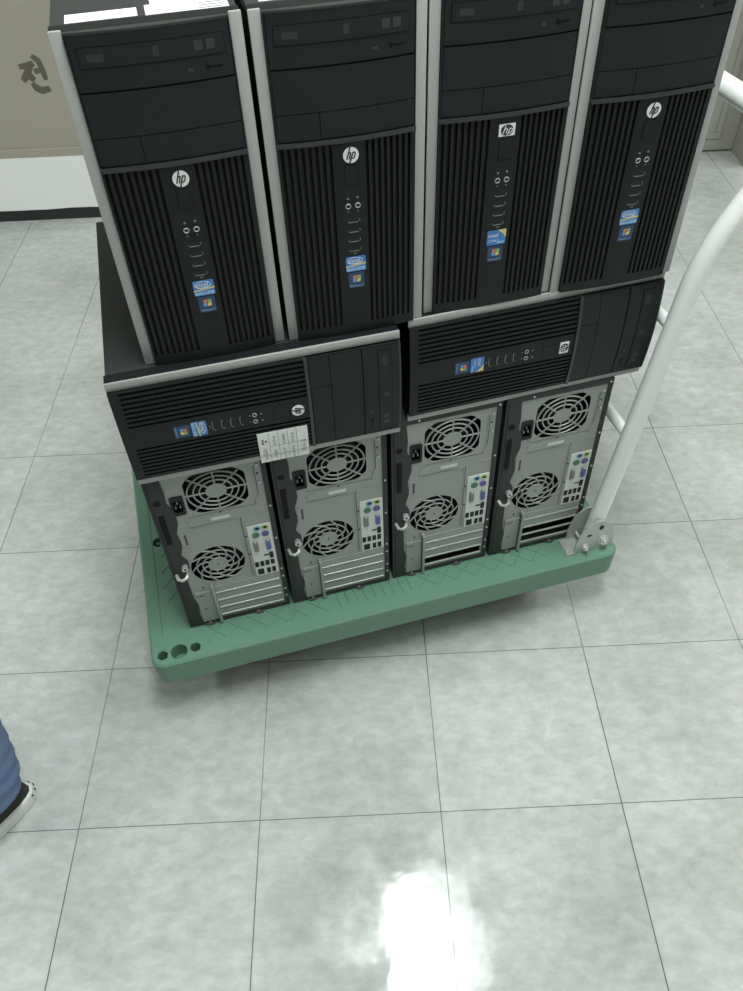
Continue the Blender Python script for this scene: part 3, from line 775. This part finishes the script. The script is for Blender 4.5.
# right foot stands a step ahead, out of the picture
LA, RA = P3(0, 0, .09), P3(.17, .20, .09)
HC = P3(.09, .10, .92)
V = [(HC, .10), (P3(.04, .01, .86), .068), (P3(.0, .0, .50), .05), (LA, .036), (P3(.05, .0, .04), .034), (P3(.15, 0, .03), .03),
     (P3(.12, .19, .86), .068), (P3(.17, .20, .50), .05), (RA, .036), (P3(.22, .20, .04), .034), (P3(.32, .20, .03), .03),
     (P3(.09, .10, 1.10), .085), (P3(.09, .10, 1.33), .08), (P3(.09, .10, 1.44), .052), (P3(.095, .10, 1.505), .052), (P3(.112, .10, 1.60), .098), (P3(.10, .10, 1.70), .098),
     (P3(.09, -.08, 1.36), .042), (P3(.08, -.13, 1.10), .042), (P3(.13, -.13, .86), .03), (P3(.15, -.13, .78), .032),
     (P3(.09, .28, 1.36), .042), (P3(.08, .33, 1.10), .042), (P3(.13, .33, .86), .03), (P3(.15, .33, .78), .032)]
E_ = [(0,1),(1,2),(2,3),(3,4),(4,5),(0,6),(6,7),(7,8),(8,9),(9,10),(0,11),(11,12),(12,13),(13,14),(14,15),(15,16),(12,17),(17,18),(18,19),(19,20),(12,21),(21,22),(22,23),(23,24)]
n0 = len(V)
for hand, s in ((20, 1), (24, -1)):          # five bent fingers on each hand
    r0 = -.13 if hand == 20 else .33
    for j, ln in enumerate((.062, .072, .068, .054)):
        b0 = len(V); ff = .175-.018*j
        V += [(P3(ff, r0, .745), .0095), (P3(ff+.005, r0, .745-ln*.5), .0088), (P3(ff-.004, r0+s*.01, .745-ln), .0078)]
        E_ += [(hand, b0), (b0, b0+1), (b0+1, b0+2)]
    b0 = len(V); V += [(P3(.19, r0+s*.012, .77), .011), (P3(.205, r0+s*.018, .73), .009)]; E_ += [(hand, b0), (b0, b0+1)]
skin('body', V, E_, M_skin, per)
J = [(HC, .14), (P3(.06, .01, .86), .10), (P3(.0, .0, .52), .078), (P3(-.024, .0, .28), .074), (P3(-.008, 0, .125), .066), (P3(.004, 0, .062), .058),
     (P3(.12, .19, .86), .10), (P3(.17, .20, .52), .075), (P3(.17, .20, .28), .066), (P3(.165, .20, .125), .063), (P3(.165, .20, .06), .060), (P3(.09, .10, 1.04), .135)]
jn_ = skin('jeans', J, [(0,1),(1,2),(2,3),(3,4),(4,5),(0,6),(6,7),(7,8),(8,9),(9,10),(0,11)], M_jean, per, sub=3)
for v in jn_.data.vertices:                 # creases bunched above the hem
    if v.co.z < .3:
        k = min(1, (.3-v.co.z)/.2); a_ = math.atan2(v.co.y, v.co.x)
        v.co.x *= 1+k*.05*math.sin(v.co.z*150+2.2*math.sin(2*a_)); v.co.y *= 1+k*.05*math.sin(v.co.z*150+2.2*math.sin(2*a_+1))
sb = MB()
def oval(f_, r_, z, a_, b_, n=24): return [P3(f_+a_*math.cos(2*PI*k/n), r_+b_*math.sin(2*PI*k/n), z)-Vector((PX, PY, 0)) for k in range(n)]
sb.loft([oval(.09, .10, .86, .150, .198), oval(.09, .10, .92, .152, .200), oval(.09, .10, 1.05, .135, .182), oval(.095, .10, 1.22, .118, .172), oval(.09, .10, 1.35, .108, .182), oval(.088, .10, 1.41, .090, .155), oval(.088, .10, 1.445, .070, .085), oval(.09, .10, 1.47, .060, .064)])
for rr_, s_ in ((-.062, -1), (.262, 1)):
    q0 = Vector((PX, PY, 0)); sb.tube([P3(.09, rr_-s_*.05, 1.375)-q0, P3(.09, rr_+s_*.012, 1.365)-q0, P3(.088, rr_+s_*.045, 1.28)-q0, P3(.085, rr_+s_*.066, 1.16)-q0], [.055, .068, .064, .060], n=18)
sb.build('shirt', M_shirt, per, smooth=True)
hc = P3(.092, .10, 1.635); hr = []
for i in range(8):
    rg = []
    for k in range(24):
        q = 2*PI*k/24; fr = math.cos(q)                        # +1 towards the face, -1 towards the nape
        t = (.03+.97*i/7)*math.radians(88-34*max(0, fr)+34*max(0, -fr))
        rad = .106
        rg.append(hc-Vector((PX, PY, 0))+Vector((fx, fy, 0))*(rad*math.sin(t)*math.cos(q))+Vector((rx, ry, 0))*(rad*.92*math.sin(t)*math.sin(q))+Vector((0, 0, rad*1.08*math.cos(t))))
    hr.append(rg)
MB().loft(hr).build('hair', M_hair, per, smooth=True)
fa = MB((-PX, -PY, 0))
for s in (-1, 1):
    e_ = P3(.19, .10+s*.03, 1.62); fa.use(M_ink); fa.tube([e_-Vector((rx, ry, 0))*.012, e_+Vector((rx, ry, 0))*.012], [.004, .004], n=8)
    ea = P3(.105, .10+s*.086, 1.61); fa.use(M_skin); fa.tube([ea+Vector((0, 0, .025)), ea+Vector((0, 0, -.025))], [.011, .008], n=8)
fa.use(M_skin); fa.tube([P3(.188, .10, 1.625), P3(.205, .10, 1.59)], [.007, .012], n=8)
fa.use(PORT['grey']); fa.tube([P3(.186, .08, 1.555), P3(.19, .10, 1.555), P3(.186, .12, 1.555)], [.003, .005, .003], n=8)
fa.build('face', None, per)
def shoe(origin_f, origin_r):
    # footprint along +f, heel at -.062
    def outline(k, dz_heel=0):
        pts = []
        for i in range(28):
            a_ = 2*PI*i/28
            c, s = math.cos(a_), math.sin(a_)
            f_ = .078+.143*c; wd = .036+.012*max(0, min(1, (f_+.02)/.14))
            e = 2.25; ss = math.copysign(abs(s)**(2/e), s); cc = math.copysign(abs(c)**(2/e), c)
            pts.append((.078+(.140+k)*cc, (wd+k)*ss))
        return pts
    def ringat(k, z): return [P3(origin_f+a_, origin_r+b_, z) for a_, b_ in outline(k)]
    o = MB((-PX, -PY, 0)).use(M_sole)
    o.loft([ringat(-.003, 0), ringat(.0, .003), ringat(.001, .012)]); 
    o.use(M_ink); o.loft([ringat(-.0005, .012), ringat(-.0005, .0145)])
    o.use(M_sole); o.loft([ringat(.001, .0145), ringat(.0, .026), ringat(-.004, .029)])
    # small dark marks on the heel strip
    for k in range(5):
        a_ = PI+(-.50+k*.22)
        e = 2.25; c, s = math.cos(a_), math.sin(a_)
        f_ = .078+.1425*math.copysign(abs(c)**(2/e), c); r_ = .0372*math.copysign(abs(s)**(2/e), s)
        p = P3(origin_f+f_, origin_r+r_, .021); o.use(M_ink)
        o.tube([p+Vector((0, 0, .0035)), p-Vector((0, 0, .0025))], .0011, n=6)
    sh = o.build('sole', None, None)
    up = MB((-PX, -PY, 0)).use(M_shoeb)
    def upper(k, z, front):
        pts = []
        for a_, b_ in outline(k):
            a2 = min(a_, front) if front else a_
            pts.append(P3(origin_f+a2, origin_r+b_*(1 if a_ < front else max(.2, 1-(a_-front)*6)), z))
        return pts
    up.loft([ringat(-.004, .026), ringat(-.006, .040), upper(-.009, .055, .16), upper(-.013, .07, .10), upper(-.016, .078, .07)])
    u_ = up.build('shoe', None, per, smooth=True); sh.parent = u_
    return u_
shoe(0, 0); shoe(.17, .20)

# ------------------------------------------------------------------ world, camera
wd = bpy.data.worlds.new('world'); scene.world = wd; wd.use_nodes = True
wd.node_tree.nodes['Background'].inputs[0].default_value = (.94, 1, .98, 1); wd.node_tree.nodes['Background'].inputs[1].default_value = .3
cam = bpy.data.cameras.new('camera'); co = bpy.data.objects.new('camera', cam); COL.objects.link(co)
pitch, roll, yaw, fpx = .8243, -.0443, .0036, 796.511
F_ = Vector((math.sin(yaw)*math.cos(pitch), math.cos(yaw)*math.cos(pitch), -math.sin(pitch)))
R0 = Vector((math.cos(yaw), -math.sin(yaw), 0)); U_ = R0.cross(F_)
R_ = R0*math.cos(roll)+U_*math.sin(roll); U_ = U_*math.cos(roll)-R0*math.sin(roll)
mw = Matrix((R_, U_, -F_)).transposed().to_4x4(); mw.translation = (.51454, -.51592, 1.34875)
co.matrix_world = mw
cam.sensor_fit = 'VERTICAL'; cam.sensor_height = 24; cam.lens = fpx/991*24; cam.clip_start = .01
scene.camera = co
vs = scene.view_settings; vs.view_transform = 'Standard'; vs.look = 'None'; vs.gamma = 1; vs.use_curve_mapping = False; vs.exposure = 0.24
scene.cycles.use_denoising = True
